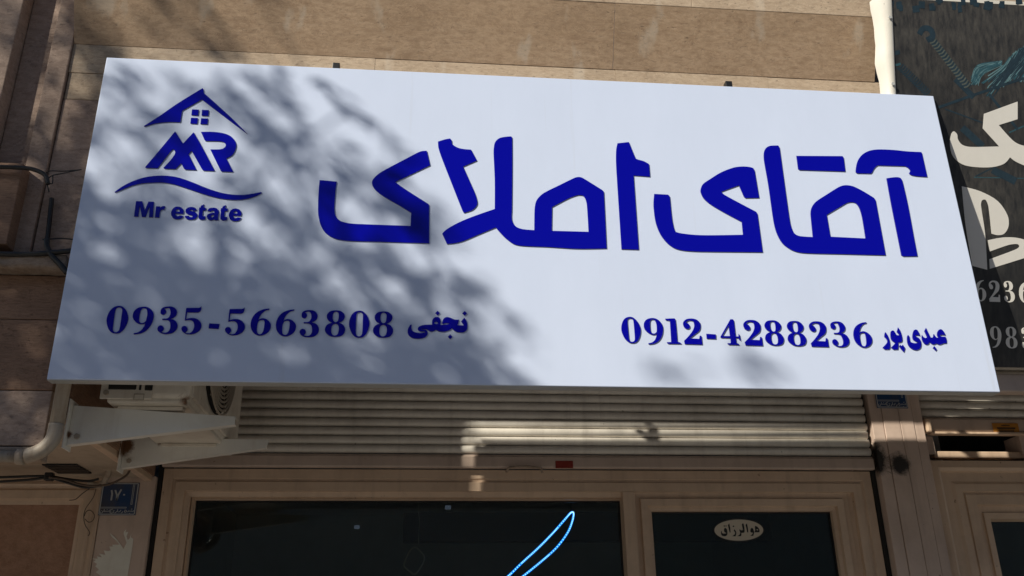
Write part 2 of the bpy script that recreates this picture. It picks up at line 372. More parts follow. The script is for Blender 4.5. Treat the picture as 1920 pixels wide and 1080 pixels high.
def shutter(name, label, x0, x1, zb, ztop, nbar=.066, dy=0.):
    S = thing(name, label, 'roller shutter', ((x0+x1)/2, YR, Z(zb)), 'roller shutters of the shops')
    me = slat_mesh(x0, x1); z = zb+nbar+.004
    while z < ztop:
        s = bpy.data.objects.new('slat', me); COL.objects.link(s); s.parent = S
        s.location = (-(x0+x1)/2+rnd.uniform(-.002, .002), dy+rnd.uniform(-.0012, .0012), z-zb); z += .0425
    return S
S1 = shutter('roller_shutter', 'raised grey beige roller shutter behind the white sign, above the shop door', -1.17, 2.236, .842, 2.09)
pr = [(-.012, .842), (-.016, .85), (-.016, .893), (-.006, .906), (.012, .906), (.012, .842)]
_ = MB().prism([(-1.172, YR+y, Z(z)) for y, z in pr], (3.412, 0, 0)); BB = _.build('bottom_bar', 'bar', S1)
hb = MB(); h0 = at(956, 879, YR-.02)
hb.tube(spline([h0+Vector((-.015, .012, -.012)), h0+Vector((.0, -.02, .003)), h0+Vector((.07, -.026, .006)), h0+Vector((.14, -.02, .0)), h0+Vector((.155, .012, -.014))], 4), .006); hb.build('handle', 'ledge', BB, True)
p = at(1058, 871, YR-.0185); MB().box(p.x-.042, p.x+.042, p.y-.001, p.y+.002, p.z-.017, p.z+.017).build('sticker', 'red', BB)['label'] = 'small dark red sticker on the bottom bar'
S2 = shutter('roller_shutter', 'roller shutter of the right hand neighbour shop, under the black banner', 2.545, 5.6, 1.04, 2.09, .078, .025)
MB().prism([(2.56, YR+.025+y, Z(z+.198)) for y, z in [(-.014, .842), (-.02, .85), (-.02, .905), (-.01, .918), (.012, .918), (.012, .842)]], (3.04, 0, 0)).build('bottom_bar', 'bar', S2)
MB().box(2.545, 2.572, YR-.03, YR+.02, Z(1.03), Z(1.10), .008).build('end_stop', 'cream', S2)
MB().box(2.574, 5.6, YR-.006, YR+.037, Z(1.026), Z(1.0385), .003).build('bottom_lip', 'cream', S2)
p = at(1886, 803, YR+.003)
_ = MB().box(p.x-.07, p.x+.07, YR+.0015, YR+.0045, p.z-.026, p.z+.026); S2K = _.build('sticker', 'orange', S2); S2K['label'] = 'orange sticker with small dark print'
st = MB()
for k, (wd, dz) in enumerate(((.045, .014), (.10, 0), (.085, -.010), (.08, -.017))): st.box(p.x-wd/2, p.x+wd/2, YR+.0005, YR+.0013, p.z+dz-(.0035 if k == 1 else .0018), p.z+dz+(.0035 if k == 1 else .0018))
st.build('sticker_print', 'ink', S2K)

# ------------------------------------------------------------------ shop front: frame, window, door
def ring(name, x0, x1, zt, zb, prof, mat, parent):
    """stepped moulding swept up one side, across the top and down the other; prof = (inset, Y) pairs"""
    v, f = [], []; n = len(prof)
    for path in range(4):
        for ins, y in prof:
            v.append(((x0+ins, y, zb), (x0+ins, y, zt-ins), (x1-ins, y, zt-ins), (x1-ins, y, zb))[path])
    for s in range(3):
        for i in range(n-1): f.append((s*n+i, s*n+i+1, (s+1)*n+i+1, (s+1)*n+i))
    o = obj(name, v, f, mat, parent)
    bm = bmesh.new(); bm.from_mesh(o.data); bmesh.ops.recalc_face_normals(bm, faces=bm.faces); bm.to_mesh(o.data); bm.free(); return o
F = thing('storefront', 'cream painted shop front with dark window and glazed door under the shutter', 'shop front', (.5, YR+.05, 0))
yf = YR+.02
ring('frame', -1.172, 2.232, Z(.842), 0, [(0, yf+.08), (0, yf+.012), (.004, yf), (.045, yf), (.05, yf+.006), (.058, yf+.006), (.064, yf-.004), (.105, yf-.004), (.106, yf+.02), (.128, yf+.028), (.13, yf+.075)], 'cream', F)
ring('window_frame', -1.04, .985, Z(.718), 0, [(-.01, yf+.074), (0, yf+.04), (.012, yf+.036), (.018, yf+.07)], 'cream', F)
mb = MB().box(.972, 1.030, yf-.003, yf+.08, 0, Z(.7365), .003); mb.build('mullion', 'cream', F)
D = MB(); 
ring('door_frame', 1.032, 2.104, Z(.735), 0, [(-.002, yf+.075), (0, yf+.022), (.026, yf+.026), (.03, yf+.010), (.062, yf+.012), (.066, yf+.03), (.084, yf+.034), (.088, yf+.07)], 'cream', F)
ring('gasket', -1.0235, .9685, Z(.7015), .12, [(0, yf+.064), (0, yf+.058), (.006, yf+.058), (.007, yf+.0655)], 'black', F)
ring('gasket', 1.1185, 2.0175, Z(.6485), .12, [(0, yf+.062), (0, yf+.055), (.006, yf+.055), (.007, yf+.0635)], 'black', F)
gp = MB().box(-1.03, .97, yf+.066, yf+.072, .1, Z(.715)).build('window_pane', 'pane', F)
gd = MB().box(1.10, 2.03, yf+.064, yf+.070, .1, Z(.66)).build('door_pane', 'door_pane', F)
MB().box(-1.17, .972, yf+.04, yf+.09, 0, .12, .004).build('sill', 'cream', F)
# slots between frame and pillars: near-black fill stands for their deep shade
MB().box(-1.196, -1.174, YR+.03, YR+.2, 0, Z(.9)).build('slot_shade', 'dark', F)
MB().box(2.2345, 2.2565, YR+.02, YR+.2, 0, Z(2.1)).build('slot_shade', 'dark', F)
# room behind the glass
Rm = thing('shop_room', 'dim shop interior seen through the dark window', 'room', (.5, 6, 0))
x0, x1, y0, y1, z1 = -1.6, 2.7, YR+.31, 8.4, Z(1.22)
for nm, bb in (('room_floor', (x0, x1, y0, y1, -.05, .01)), ('room_ceiling', (x0, x1, y0, y1, z1, z1+.1)), ('room_wall', (x0, x1, y1, y1+.1, 0, z1)), ('room_wall', (x0-.1, x0, y0-.2, y1, 0, z1)), ('room_wall', (x1, x1+.1, y0, y1, 0, z1))):
    MB().box(*bb).build(nm, 'room', Rm)
for x in (-.2, 1.3): MB().box(x-.5, x+.5, 7.9, 8.39, 0, 2.2, .01).build('cabinet', 'cabinet', Rm)
MB().box(-.1, 2.5, 6.4, 6.5, Z(.75), Z(.95), .01).build('ceiling_beam', 'cabinet', Rm)
for px, py, yy in ((840, 951, 6.2), (669, 988, 7.0)):  # two small pale glowing squares behind the window
    q = at(px, py, yy); MB().box(q.x-.02, q.x+.02, yy, yy+.02, q.z-.013, q.z+.013, .005).build('glow_square', 'glow_square', Rm)

# neighbour shop front on the right
N = thing('storefront', 'cream window frame of the neighbour shop at the right edge', 'shop front', (3.2, YR+.1, 0))
ring('frame', 2.545, 5.4, Z(.892), 0, [(0, YR+.16), (0, YR+.004), (.035, YR), (.05, YR+.01), (.055, YR+.026), (.10, YR+.026), (.115, YR+.018), (.15, YR+.018), (.155, YR+.03), (.162, YR+.03), (.165, YR+.022), (.215, YR+.022), (.217, YR+.045), (.25, YR+.05), (.252, YR+.04), (.282, YR+.042), (.29, YR+.10)], 'cream', N)
MB().box(2.83, 5.1, YR+.092, YR+.098, .1, Z(.62)).build('window_pane', 'pane', N)
MB().box(2.535, 5.4, YR+.35, YR+.4, 0, Z(1.24)).build('back_panel', 'dark', N)
MB().box(2.60, 5.4, YR+.045, YR+.10, Z(.915), Z(.949), .006).build('shutter_stop', 'cream', N)
MB().box(2.545, 2.60, YR+.03, YR+.16, Z(.93), Z(1.02)).build('box_side', 'bar', N)
MB().box(3.07, 3.12, YR+.03, YR+.16, Z(.93), Z(1.03)).build('box_side', 'bar', N)
MB().box(2.20, 5.4, 3.345, 3.40, Z(.975), Z(1.052), .006).build('support_beam', 'bar', N)

# left neighbour: stone panelled door surround under the pier
L = thing('panelled_door', 'salmon stone panel in a moulded cream surround, lower left corner', 'door', (-2, YR, 0))
MB().box(-5, -1.424, YR+.002, YR+.2, Z(.772), Z(.80)).build('lintel', 'cream', L)
ring('surround', -3.6, -1.422, Z(.774), 0, [(0, YR+.1), (0, YR), (.012, YR-.006), (.022, YR+.002), (.03, YR+.004), (.04, YR-.004), (.075, YR), (.085, YR+.02), (.10, YR+.024)], 'cream', L)
MB().box(-3.52, -1.515, YR+.0245, YR+.07, 0, Z(.679), .004).build('panel', 'panel', L)

# ------------------------------------------------------------------ the white sign
SG = thing('shop_sign', 'big white sign board with raised blue Persian lettering and house logo', 'sign', (.436, YS, Z(.873)))
X0, X1, ZS0, ZS1 = -1.2232, 2.0945, .873, 2.1465
MB().box(X0, X1, YS, YS+.042, Z(ZS0), Z(ZS1), .0025).build('panel', 'sign', SG)
eb = MB(); eb.box(X0+.001, X1-.001, YS+.004, YS+.045, Z(ZS0)-.0022, Z(ZS0)-.0002); eb.build('edge_trim', 'signedge', SG)
eb = MB(); eb.box(X1+.0002, X1+.0022, YS+.004, YS+.045, Z(ZS0), Z(ZS1)); eb.build('edge_trim', 'signedge', SG)
for px, py in ((631, 124), (1364, 158)):
    q = at(px, py, YS+.062)
    mb = MB().box(q.x-.014, q.x+.014, YS+.0435, YS+.073, Z(ZS0+.1), q.z+.004, .002)
    mb.box(q.x-.012, q.x+.012, YS+.0735, YW+.001, Z(ZS1-.03), Z(ZS1-.01)); mb.build('bracket', 'black', SG)
LV = YS-.0035
def glyph(name, view, texts, mat='blue', depth=.0034, side='blueedge', parent=SG, plane=LV, label=None):
    ox, oy, s = view
    loops = [[at(ox+p.x/s, oy+p.y/s, plane) for p in outline(tx)] for tx in texts]
    o = solid(name, loops, (0, depth, 0), mat, parent, side)
    if label: o['label'] = label
    return o
A1 = (580, 240, 4.153); A2 = (820, 240, 4.153); A3 = (1130, 250, 4.319); A4 = (1420, 250, 4.3206)
glyph('letter', A1, ['80,405c 213,417c 205,480 196,590 196,640 205,685 240,722 300,740 380,747 788,762c 793,660c 700,602 580,533 515,482 488,435 497,398 545,352 640,298 760,235 850,188 880,179 914,177c 940,290c 668,420c 740,472 925,590c 933,600c 933,897c 500,884 300,878 205,862 135,825 92,765 70,680 68,590 72,500'])
glyph('letter', A2, ['5,105c 60,88 100,81c 111,97 116,125 160,153 210,164 262,168c 308,253c 200,300c 250,412 295,515 311,575 306,604 272,638 207,660c 195,640 100,400 30,220 8,150'])
glyph('letter', A2, ['575,65c 582,72c 583,300 580,640 578,700 590,740 620,772 670,788 755,795c 757,640 765,582 785,545 830,505 950,445 1070,387 1105,381 1135,390 1285,483c 1296,495c 1318,937c 1150,940 1050,938 850,925 680,918 600,905 540,865 490,815 455,773c 330,825 200,880 130,897 75,902c 38,822c 60,798 110,765 200,720 310,677 447,630c 447,400 438,200 440,150 450,110 480,80 530,68', '893,615c 1020,548 1090,523 1130,525 1152,548 1165,600 1178,808c 890,800c'])
glyph('letter', A3, ['120,80c 212,70c 250,165 268,205c 290,213 335,226 375,248c 383,350c 250,340c 292,941c 153,937c 118,400 108,220 110,130'])
glyph('letter', A3, ['418,490c 530,496c 543,510c 560,680 575,760 590,798c 640,810 750,822 880,825 1137,821c 1127,717c 1000,650 880,580 820,528 794,475 797,440 815,408 870,370 960,315 1060,277 1130,268 1190,272 1220,281c 1230,300c 1267,521c 1155,523c 1145,513c 1104,420c 960,472c 990,500 1243,635c 1253,650c 1296,962c 800,957 670,950 590,933 530,895 470,820 430,720 413,600 413,540'])
glyph('letter', A4, ['170,98c 180,115c 230,480 265,720 285,785 310,818 350,833 450,840c 440,740 432,650 437,610 455,575 485,545 570,490 650,440 690,423 730,420 780,430 860,470 945,522c 958,540c 1040,987c 700,978 420,971 330,962 260,935 200,885 155,800 130,700 90,420 55,220 53,160 65,125 90,105 120,99', '562,660c 680,590 730,562 770,557 800,568 825,600 845,660 860,740 877,851c 592,837c'])
glyph('letter_dots', A4, ['317,182c 690,184c 699,195c 713,308c 340,296c 331,288c'])
glyph('letter_accent', A4, ['808,323c 920,325c 930,316 942,292 958,272 975,259c 1195,265c 1220,278 1238,298 1238,310 1231,322 1245,337 1290,346 1377,352c 1333,157c 1326,151c 1220,146 1100,134 980,130 910,140 855,168 820,210 803,260 798,312'])
glyph('letter', A4, ['1047,364c 1100,356 1140,355 1163,364 1175,385 1220,580 1270,850 1298,995c 1180,996c 1168,988c 1090,600'])
LG = (200, 150, 6.0); L2 = (200, 310, 6.0)
glyph('logo_roof', LG, ['1077,92c 1087,100c 1092,145c 1250,285 1400,422 1586,607c 1500,545 1350,432 1070,218c 848,345c 828,474c 700,472 600,480 520,495 425,523c 417,518c 600,400 800,262'])
for q in ('960,330c 1035,333c 1028,398c 953,393c', '1072,335c 1148,338c 1143,402c 1068,398c', '948,424c 1025,427c 1018,492c 941,488c', '1062,430c 1139,433c 1132,497c 1055,493c'):
    glyph('logo_window', LG, [q])
glyph('logo_letter', LG, ['770,577c 858,715c 977,588c 1050,712 1215,1022c 1085,1017c 1070,1000c 955,795c 920,835c 1010,1012c 880,1006c 868,995c 838,935c 775,1000c 650,997c 638,987c 700,922 750,860 770,822 766,795 745,777c 720,800 580,982c 570,992c 440,988c 432,980c 600,782'])
glyph('logo_letter', LG, ['1060,583c 1200,583 1320,600 1400,635 1445,690 1457,740 1440,800 1410,845 1345,882c 1423,1033c 1290,1028c 1280,1015c 1165,780c 1260,780 1310,770 1338,742 1335,715 1300,692 1240,686 1110,684c 1100,672c'])
glyph('logo_wave', L2, ['88,300c 180,235 300,175 450,130 620,115 780,130 950,185 1150,265 1320,315 1480,333 1600,325 1735,300c 1748,308c 1680,345 1580,375 1460,388 1300,375 1130,335 950,275 800,225 680,198 560,193 400,203 280,230 180,270 95,304c'])
E_ = ['862,545c 772,541c 780,565 802,572 822,562c 862,568c 845,592 800,605 750,595 724,550 735,500 765,470 805,464 845,478 865,510', '775,518c 820,520c 815,500 800,492 783,500']
T_ = ['1095,437c 1088,475c 1117,477c 1112,507c 1083,506c 1078,560 1084,572 1110,572c 1106,606c 1070,612 1038,600 1033,570 1040,504c 1036,503c 1042,474c 1055,473c 1060,455c']
def shift(v, dx, dy): return (v[0]+dx/v[2], v[1]+dy/v[2], v[2])
SM = dict(depth=.0034, plane=YS-.0035)
glyph('letter', L2, ['330,402c 400,404c 428,508c 470,407c 531,410c 520,584c 475,582c 483,455c 437,581c 395,579c 372,450c 355,577c 307,575c'], **SM)
glyph('letter', L2, ['555,460c 602,462c 600,480c 620,462 645,458 660,463c 645,500c 625,497 605,510 597,540 592,587c 542,585c'], **SM)
glyph('letter', L2, E_, **SM)
glyph('letter', L2, ['1012,505c 970,512c 962,500 945,497 935,503 940,510 990,522 1015,545 1015,575 990,603 945,611 900,603 876,572c 922,565c 935,580 955,582 970,575 960,563 910,548 888,525 895,490 930,470 970,470 1000,482'], **SM)
glyph('letter', L2, T_, **SM)
glyph('letter', L2, ['1260,520 1255,560 1252,600 1258,617c 1212,615c 1210,603c 1180,617 1145,610 1125,580 1135,552 1165,540 1212,530c 1210,512 1185,508 1172,520c 1132,512c 1150,485 1195,476 1240,485', '1210,553c 1180,560 1172,575 1185,585 1203,577'], **SM)
glyph('letter', shift(L2, 245, 8), T_, **SM); glyph('letter', shift(L2, 650, 22), E_, **SM)
# telephone numbers: each numeral drawn once, repeats set by their centres
D1 = (190, 565, 8.); D2 = (420, 565, 8.); D4 = (1150, 585, 8.)
DG = {
 '0': (D1, ['265,67 320,80 375,140 403,240 385,330 335,420 275,470 215,482 155,468 105,410 78,310 88,225 130,140 190,85', '262,90 295,97 312,125 305,200 280,370 265,430 240,455 210,462 185,450 172,420 180,340 205,160 220,110 240,95']),
 '9': (D1, ['483,490c 487,475c 540,467 600,430 640,375 663,322c 625,340 580,342 520,315 480,265 470,215 490,150 545,100 630,80 700,90 755,130 783,190 780,260 745,350 680,430 590,480 490,495c', '640,102 672,112 688,150 688,200 670,285 650,310 615,325 585,318 567,290 572,220 590,140 610,110']),
 '3': (D1, ['888,160 895,120 930,90 990,77 1060,80 1110,105 1135,155 1120,210 1080,245 1030,262c 1090,278 1130,315 1143,370 1120,430 1060,475 970,490 900,478 855,450 840,415 850,380 885,360 920,370 937,400 930,430 898,460c 950,470 1000,455 1030,410 1035,350 1020,300 980,280 912,277c 914,258c 970,258 1010,240 1035,190 1035,140 1020,105 990,98 945,110c 970,140 968,170 945,195 915,200 892,185']),
 '5': (D1, ['1500,73c 1498,110 1480,150 1440,168c 1285,165c 1270,265c 1330,250 1400,252 1460,280 1498,335 1495,400 1450,455 1370,490 1290,492 1230,465 1200,420 1208,385 1240,368 1275,378 1293,410 1285,440 1255,468c 1300,478 1345,465 1380,420 1392,360 1380,310 1345,283 1300,280 1250,287c 1272,105c 1285,97c 1460,97c 1485,90c']),
 '-': (D1, ['1617,330c 1772,340c 1758,412c 1607,405c']),
 '6': (D2, ['680,108c 675,125c 620,140 570,180 535,230 510,285c 540,262 590,253 650,275 695,325 703,370 685,430 630,485 550,513 480,500 425,450 400,380 405,300 440,220 500,160 590,120', '568,278 595,282 608,310 600,390 585,450 560,485 530,492 503,475 493,440 497,370 510,315 530,288']),
 '8': (D2, ['1690,135 1750,145 1800,185 1812,235 1780,290 1722,320c 1780,345 1815,400 1810,460 1770,510 1690,530 1600,522 1540,485 1512,430 1530,370 1570,335 1620,320c 1570,290 1543,240 1550,190 1600,145', '1680,153 1710,165 1722,195 1718,250 1705,295 1675,312 1645,295 1632,255 1637,190 1655,160', '1670,335 1705,350 1722,390 1718,450 1700,495 1660,513 1625,497 1610,460 1612,400 1630,355']),
 '1': (D4, ['778,100c 860,96 915,95c 930,105c 945,240 962,448c 1000,455c 1027,478c 820,475c 803,452c 870,450c 850,130c 790,122c']),
 '2': (D4, ['1048,185 1055,140 1100,105 1170,97 1240,110 1295,155 1308,215 1290,280 1230,330 1145,395c 1290,402c 1298,352c 1322,360c 1335,487c 1075,480c 1062,430c 1130,360 1190,280 1215,210 1205,150 1170,128 1120,130 1085,160c 1120,170 1147,205 1145,240 1115,255 1075,240']),
 '4': (D4, ['1755,108c 1795,108c 1808,130c 1835,365c 1880,367c 1880,328c 1897,345c 1912,432c 1890,415c 1885,390c 1838,387c 1847,465c 1880,475c 1893,495c 1730,490c 1712,468c 1765,465c 1758,390c 1615,385c 1607,370c', '1730,200c 1752,360c 1637,360c']),
}
PN = YS-.0035
DGM = {}
for ch, (vw, tx) in DG.items():
    lp = [[at(vw[0]+p.x/vw[2], vw[1]+p.y/vw[2], PN) for p in outline(q)] for q in tx]
    a = lp[0]; c = Vector(((min(p.x for p in a)+max(p.x for p in a))/2, PN, (min(p.z for p in a)+max(p.z for p in a))/2))
    DGM[ch] = ([[p-c for p in l] for l in lp], c)
def digit(ch, pos=None, mat='blue', parent=SG, side='blueedge'):
    lp, c = DGM[ch]; c = c if pos is None else at(pos[0], pos[1], PN)
    return solid('digit' if ch != '-' else 'hyphen', [[p+c for p in l] for l in lp], (0, .0034, 0), mat, parent, side)
for ch, ps in (('0', None), ('9', None), ('3', None), ('5', None), ('-', None), ('5', (442, 602.2)), ('6', None), ('6', (536.6, 605)), ('3', (580.9, 606.7)), ('8', None), ('0', (673.5, 607.6)), ('8', (718.7, 608.3)),
               ('0', (1183.3, 618.4)), ('9', (1225.8, 620.8)), ('1', None), ('2', None), ('-', (1333.7, 630.6)), ('4', None), ('2', (1411.1, 623.7)), ('8', (1450.9, 624)), ('8', (1493, 625.1)), ('2', (1534.4, 626.1)), ('3', (1574.6, 626.6)), ('6', (1617, 627.5))):
    digit(ch, ps)
D3 = (640, 570, 7.385); D6 = (1630, 590, 12.)
NM = dict(depth=.0034, plane=PN)
glyph('name_lettering', D3, ['1703,190c 1735,240 1746,300 1735,360 1690,391 1610,389 1560,365 1532,333c 1490,365 1420,383 1360,380 1310,356c 1270,378 1230,380 1205,362 1175,348 1110,343c 1090,350c 1130,352 1175,362 1196,390 1190,430 1150,465 1080,480 1000,474 945,445 920,400 925,340 955,287c 975,285c 972,335 990,375 1040,396 1100,400 1170,393c 1150,382 1090,378 1060,355 1065,325 1100,300 1160,288 1255,286c 1258,230 1285,190 1330,177 1362,195 1374,240 1368,290c 1450,285 1510,270c 1450,262 1400,278c 1395,250 1420,200 1460,180 1510,190 1570,215 1630,217c 1618,270 1604,292c 1690,297c 1692,285c 1658,240c', '1290,255 1312,245 1335,255 1335,268 1312,277 1290,268'], **NM)
for q in ('1333,93c 1366,125c 1333,157c 1300,125c', '1708,95c 1740,128c 1708,160c 1675,128c', '1507,420c 1540,453c 1507,485c 1474,453c'): glyph('letter_dot', D3, [q], **NM)
for q in (['360,390c 400,440 450,560 468,680 460,760 440,780c 345,780c 300,740c 350,690 400,630 408,590 390,550 340,495c 345,430c'],
          ['648,285c 690,350 725,450 743,550 735,600 700,620 648,625c 655,690 645,780c 545,785c 490,740c 550,680 590,630c 530,600 490,540 478,450 485,380 515,355 550,360 580,400 606,448 640,462 680,455c 620,385c', '530,480 550,474 568,483 550,492'],
          ['875,455c 900,490 910,560 930,610 985,635 1050,640 1115,622c 1040,600 990,560 972,500 980,420 1005,350 1045,332 1085,350 1120,410 1142,475c 1100,460 1050,460 1025,475c 1080,505 1130,540 1160,600 1170,680 1150,750 1100,785 1040,795 960,770 895,710 860,630 850,540 857,480'],
          ['1187,455c 1220,500 1265,525 1303,505c 1240,365c 1277,295c 1310,370 1350,450 1378,510c 1420,515 1440,490 1445,445 1455,435c 1490,490 1520,515 1558,512c 1530,470 1530,400 1560,345 1600,325 1640,340 1690,400 1715,460c 1650,450 1600,460 1590,475c 1620,492 1715,495c 1738,560 1740,640c 1670,645 1600,672 1555,670 1510,645c 1460,668 1410,660 1345,610c 1340,650 1300,672 1250,660 1200,590 1180,510']):
    glyph('name_lettering', D6, q, **NM)
for q in ('695,675c 725,705c 755,675c 805,745c 785,835c 775,838c 720,775c 680,715c', '1462,705c 1520,775c 1500,815c 1432,748c'): glyph('letter_dot', D6, [q], **NM)

# ------------------------------------------------------------------ black banner of the neighbour shop, leaning out at the top
BN = Vector((0, 1, .27)).normalized(); BP = Vector((2, 3.02, Z(2.129)))
def bp(px, py, lift=0.): return onto(px, py, BP, BN)-BN*lift
bx0, bx1 = 1.925, 4.6
def bpt(x, z): return Vector((x, 3.02-.27*(z-2.129), Z(z)))
zt, zb_ = 2.562, 1.067
BA = thing('advertising_banner', 'dark printed banner with pale lettering right of the white sign', 'banner', tuple(bpt(3, zb_)))
MB().prism([bpt(bx0, zb_), bpt(bx1, zb_), bpt(bx1, zt), bpt(bx0, zt)], BN*.03).build('board', 'banner', BA)
# crumpled white cloth hem folded round the left edge
hv, hf = [], []; K = 40
for i in range(K+1):
    z = zb_+(zt+.012-zb_)*i/K; wob = (.006*math.sin(z*13)+.004*math.sin(z*37+1))*(.4+max(0, z-2.1)*1.6)
    e = bpt(bx0, z)
    for dx, dy in ((.012, -.004), (.004, -.009), (-.014, -.006+wob*.2), (-.016-.045*max(0, z-2.05)-abs(wob), .008+wob*.5), (-.020-.06*max(0, z-2.05)-abs(wob)*1.2+wob*.4, .05)): hv.append(e+Vector((dx, dy, 0)))
for i in range(K):
    for k in range(4): hf.append((i*5+k, i*5+k+1, (i+1)*5+k+1, (i+1)*5+k))
obj('cloth_hem', hv, hf, 'cloth', BA, True)
for z in (2.47, 2.19):
    e = bpt(bx0-.004, z); MB().tube([e+Vector((0, -.012, 0)), e+Vector((0, -.016, 0))], .007, 10).build('rivet', 'signedge', BA)
MB().prism([bpt(bx0, zt+.001), bpt(bx1, zt+.001), bpt(bx1, zt+.016), bpt(bx0, zt+.016)], BN*.03).build('edge_strip', 'cloth', BA)
V1 = (1640, 0, 3.175); V2 = (1740, 320, 2.4545)
def bglyph(name, view, texts, mat='cream_print', lift=.0012, th=.001):
    loops = [[bp(view[0]+p.x/view[2], view[1]+p.y/view[2], lift) for p in outline(q)] for q in texts]
    return solid(name, loops, BN*th, mat, BA)
bglyph('letter', V1, ['850,605c 850,710c 738,745c 800,815 840,850 889,868 1010,880c 1010,1005c 940,1000 889,985 835,960 805,937c 770,975 700,995 600,995 520,978 465,930 447,860 455,800 470,782 490,800 495,830 520,862 570,875 740,872c 643,765c 650,678c'])
bglyph('logo_letter', V2, ['155,72c 240,95 320,140 365,205 370,255 350,290 320,297 292,290c 278,165 265,135 248,137 243,160 262,290 272,456c 203,438c 172,250'])
bglyph('logo_letter', V2, ['275,320c 340,308 400,308 450,320 500,345 505,380 450,400 284,452c 282,408c 400,364 420,350 410,338 370,342 284,372c'])
def bdigit(ch, px, py, h, sx=.8):
    lp, c = DGM[ch]; a = lp[0]; hh = max(p.z for p in a)-min(p.z for p in a); k = h/hh; o0 = bp(px, py, .0012); up = Vector((0, -.27, 1)).normalized()
    solid('digit', [[o0+Vector((1, 0, 0))*p.x*k*sx+up*p.z*k for p in l] for l in lp], BN*.001, 'cream_print', BA)
hd = (bp(1850, 526)-bp(1850, 566)).length
for ch, x, y in (('6', 1838, 545), ('2', 1864, 546), ('3', 1892, 547), ('6', 1921, 548), ('9', 1867, 632), ('8', 1896, 633), ('3', 1925, 634)): bdigit(ch, x, y, hd)
# flat print: sword grips and strands of hair, generic shapes
art = {'teal': [], 'teal_light': [], 'teal_dark': [], 'olive': []}
def stroke(mat, pts, wd): art[mat].append(ribbon(spline([Vector((x, y, 0)) for x, y in pts], 5) if len(pts) > 2 else [Vector((x, y, 0)) for x, y in pts], wd) if not isinstance(wd, list) else ribbon([Vector((x, y, 0)) for x, y in pts], wd))
stroke('teal_dark', [(265, 205), (290, 170), (330, 175), (345, 215), (310, 240)], 34)
stroke('teal_dark', [(345, 240), (560, 520)], 42)
for k in range(17):
    a = Vector((345, 240)).lerp(Vector((560, 520)), k/17); stroke('olive', [(a.x-16, a.y+17), (a.x+6, a.y+10), (a.x+20, a.y-9)], 9)
stroke('teal_dark', [(85, 370), (95, 325), (150, 310)], 26); stroke('teal', [(95, 350), (120, 385), (155, 380)], 14)
for k in range(15):
    a = Vector((150, 390)).lerp(Vector((320, 555)), k/15); stroke('teal_dark', [(a.x-20, a.y+16), (a.x+4, a.y+14), (a.x+22, a.y-8)], 9)
stroke('teal_dark', [(480, 470), (590, 580)], 34); stroke('teal_dark', [(380, 640), (620, 555), (889, 465)], 16); stroke('teal', [(390, 630), (540, 580)], 5)
stroke('teal_dark', [(680, 560), (850, 770)], 16); stroke('teal_dark', [(520, 760), (640, 870)], 42); stroke('teal', [(580, 810), (645, 868)], 26); stroke('teal_dark', [(420, 650), (640, 730)], 8)
stroke('teal_dark', [(600, 1050), (700, 1000)], 8); stroke('teal', [(590, 1055), (900, 1062)], 5); stroke('teal_dark', [(700, 1010), (840, 1080)], 44); stroke('teal', [(800, 790), (889, 750)], 8)
r2 = random.Random(3)
for k in range(170):
    q = r2.uniform(0, 1); lv = r2.uniform(0, 1); s0 = (800+190*q+lv*10, 340-95*math.sin(q*1.9)+lv*40); j = r2.gauss(0, 7)
    mid = (s0[0]-25-30*(1-q)+j, s0[1]+85+j*.4); e = (s0[0]-95-50*(1-q)+j*2, s0[1]+165+40*lv+j)
    stroke(r2.choice(['teal', 'teal_dark', 'teal', 'teal_dark', 'teal_light']), [s0, mid, e], r2.uniform(2.5, 7))
for k in range(60):
    q = r2.uniform(0, 1); s0 = (760-r2.uniform(0, 30), 360+r2.uniform(0, 30)); e = (580+r2.uniform(-10, 40), 500+r2.uniform(-40, 10)); mid = ((s0[0]+e[0])/2-20-q*30, (s0[1]+e[1])/2-q*30)
    stroke(r2.choice(['teal', 'teal_light', 'teal']), [s0, mid, e], r2.uniform(2.5, 5))
for k in range(26):
    x = r2.uniform(60, 880); y = r2.uniform(0, 55); stroke('teal_dark', [(x, y-20), (x+r2.uniform(-8, 8), y+r2.uniform(5, 25))], r2.uniform(16, 44))
for i, (mn, ls) in enumerate(art.items()):
    vv, ff = [], []
    for j, l in enumerate(ls):
        k0 = len(vv); lift = .0002+.00012*i+.0000025*j
        vv += [bp(V1[0]+p.x/V1[2], V1[1]+p.y/V1[2], lift) for p in l]; nn = len(l)//2
        for q in range(nn-1): ff.append((k0+q, k0+q+1, k0+2*nn-2-q, k0+2*nn-1-q))
    obj('printed_artwork', vv, ff, mn, BA)['kind'] = 'stuff'

# ------------------------------------------------------------------ number plates, poster, sticker
def plate(name, label, org, wd, hgt, big, text, yy):
    P = thing(name, label, 'number plate', (org.x+wd/2, yy, org.z), 'blue house number plates')
    x, z = org.x, org.z
    PB = MB().box(x, x+wd, yy-.004, yy-.0005, z, z+hgt, .0015).build('plate', 'plate', P)
    def lines(nm, ls, w0):
        vv = MB()
        for l in ls:
            rb = ribbon([Vector((a, c, 0)) for a, c in l], w0)
            k = len(rb)//2
            vv.add([(x+p.x*wd, yy-.0048, z+p.y*hgt) for p in rb], [(q, q+1, 2*k-2-q, 2*k-1-q) for q in range(k-1)])
        vv.build(nm, 'platewhite', PB)
    lines('plate_border', [[(.03, .03), (.97, .03)], [(.97, .03), (.97, .97)], [(.97, .97), (.03, .97)], [(.03, .97), (.03, .03)]], .03)
    lines('plate_line', [[(.05, .245), (.73, .245)], [(.05, .215), (.73, .215)], [(.73, .252), (.73, .208)], [(.84, .95), (.84, .33)], [(.875, .95), (.875, .33)], [(.834, .33), (.881, .33)]], .014)
    lines('plate_number', big, .045)
    lines('plate_lettering', text, .022)
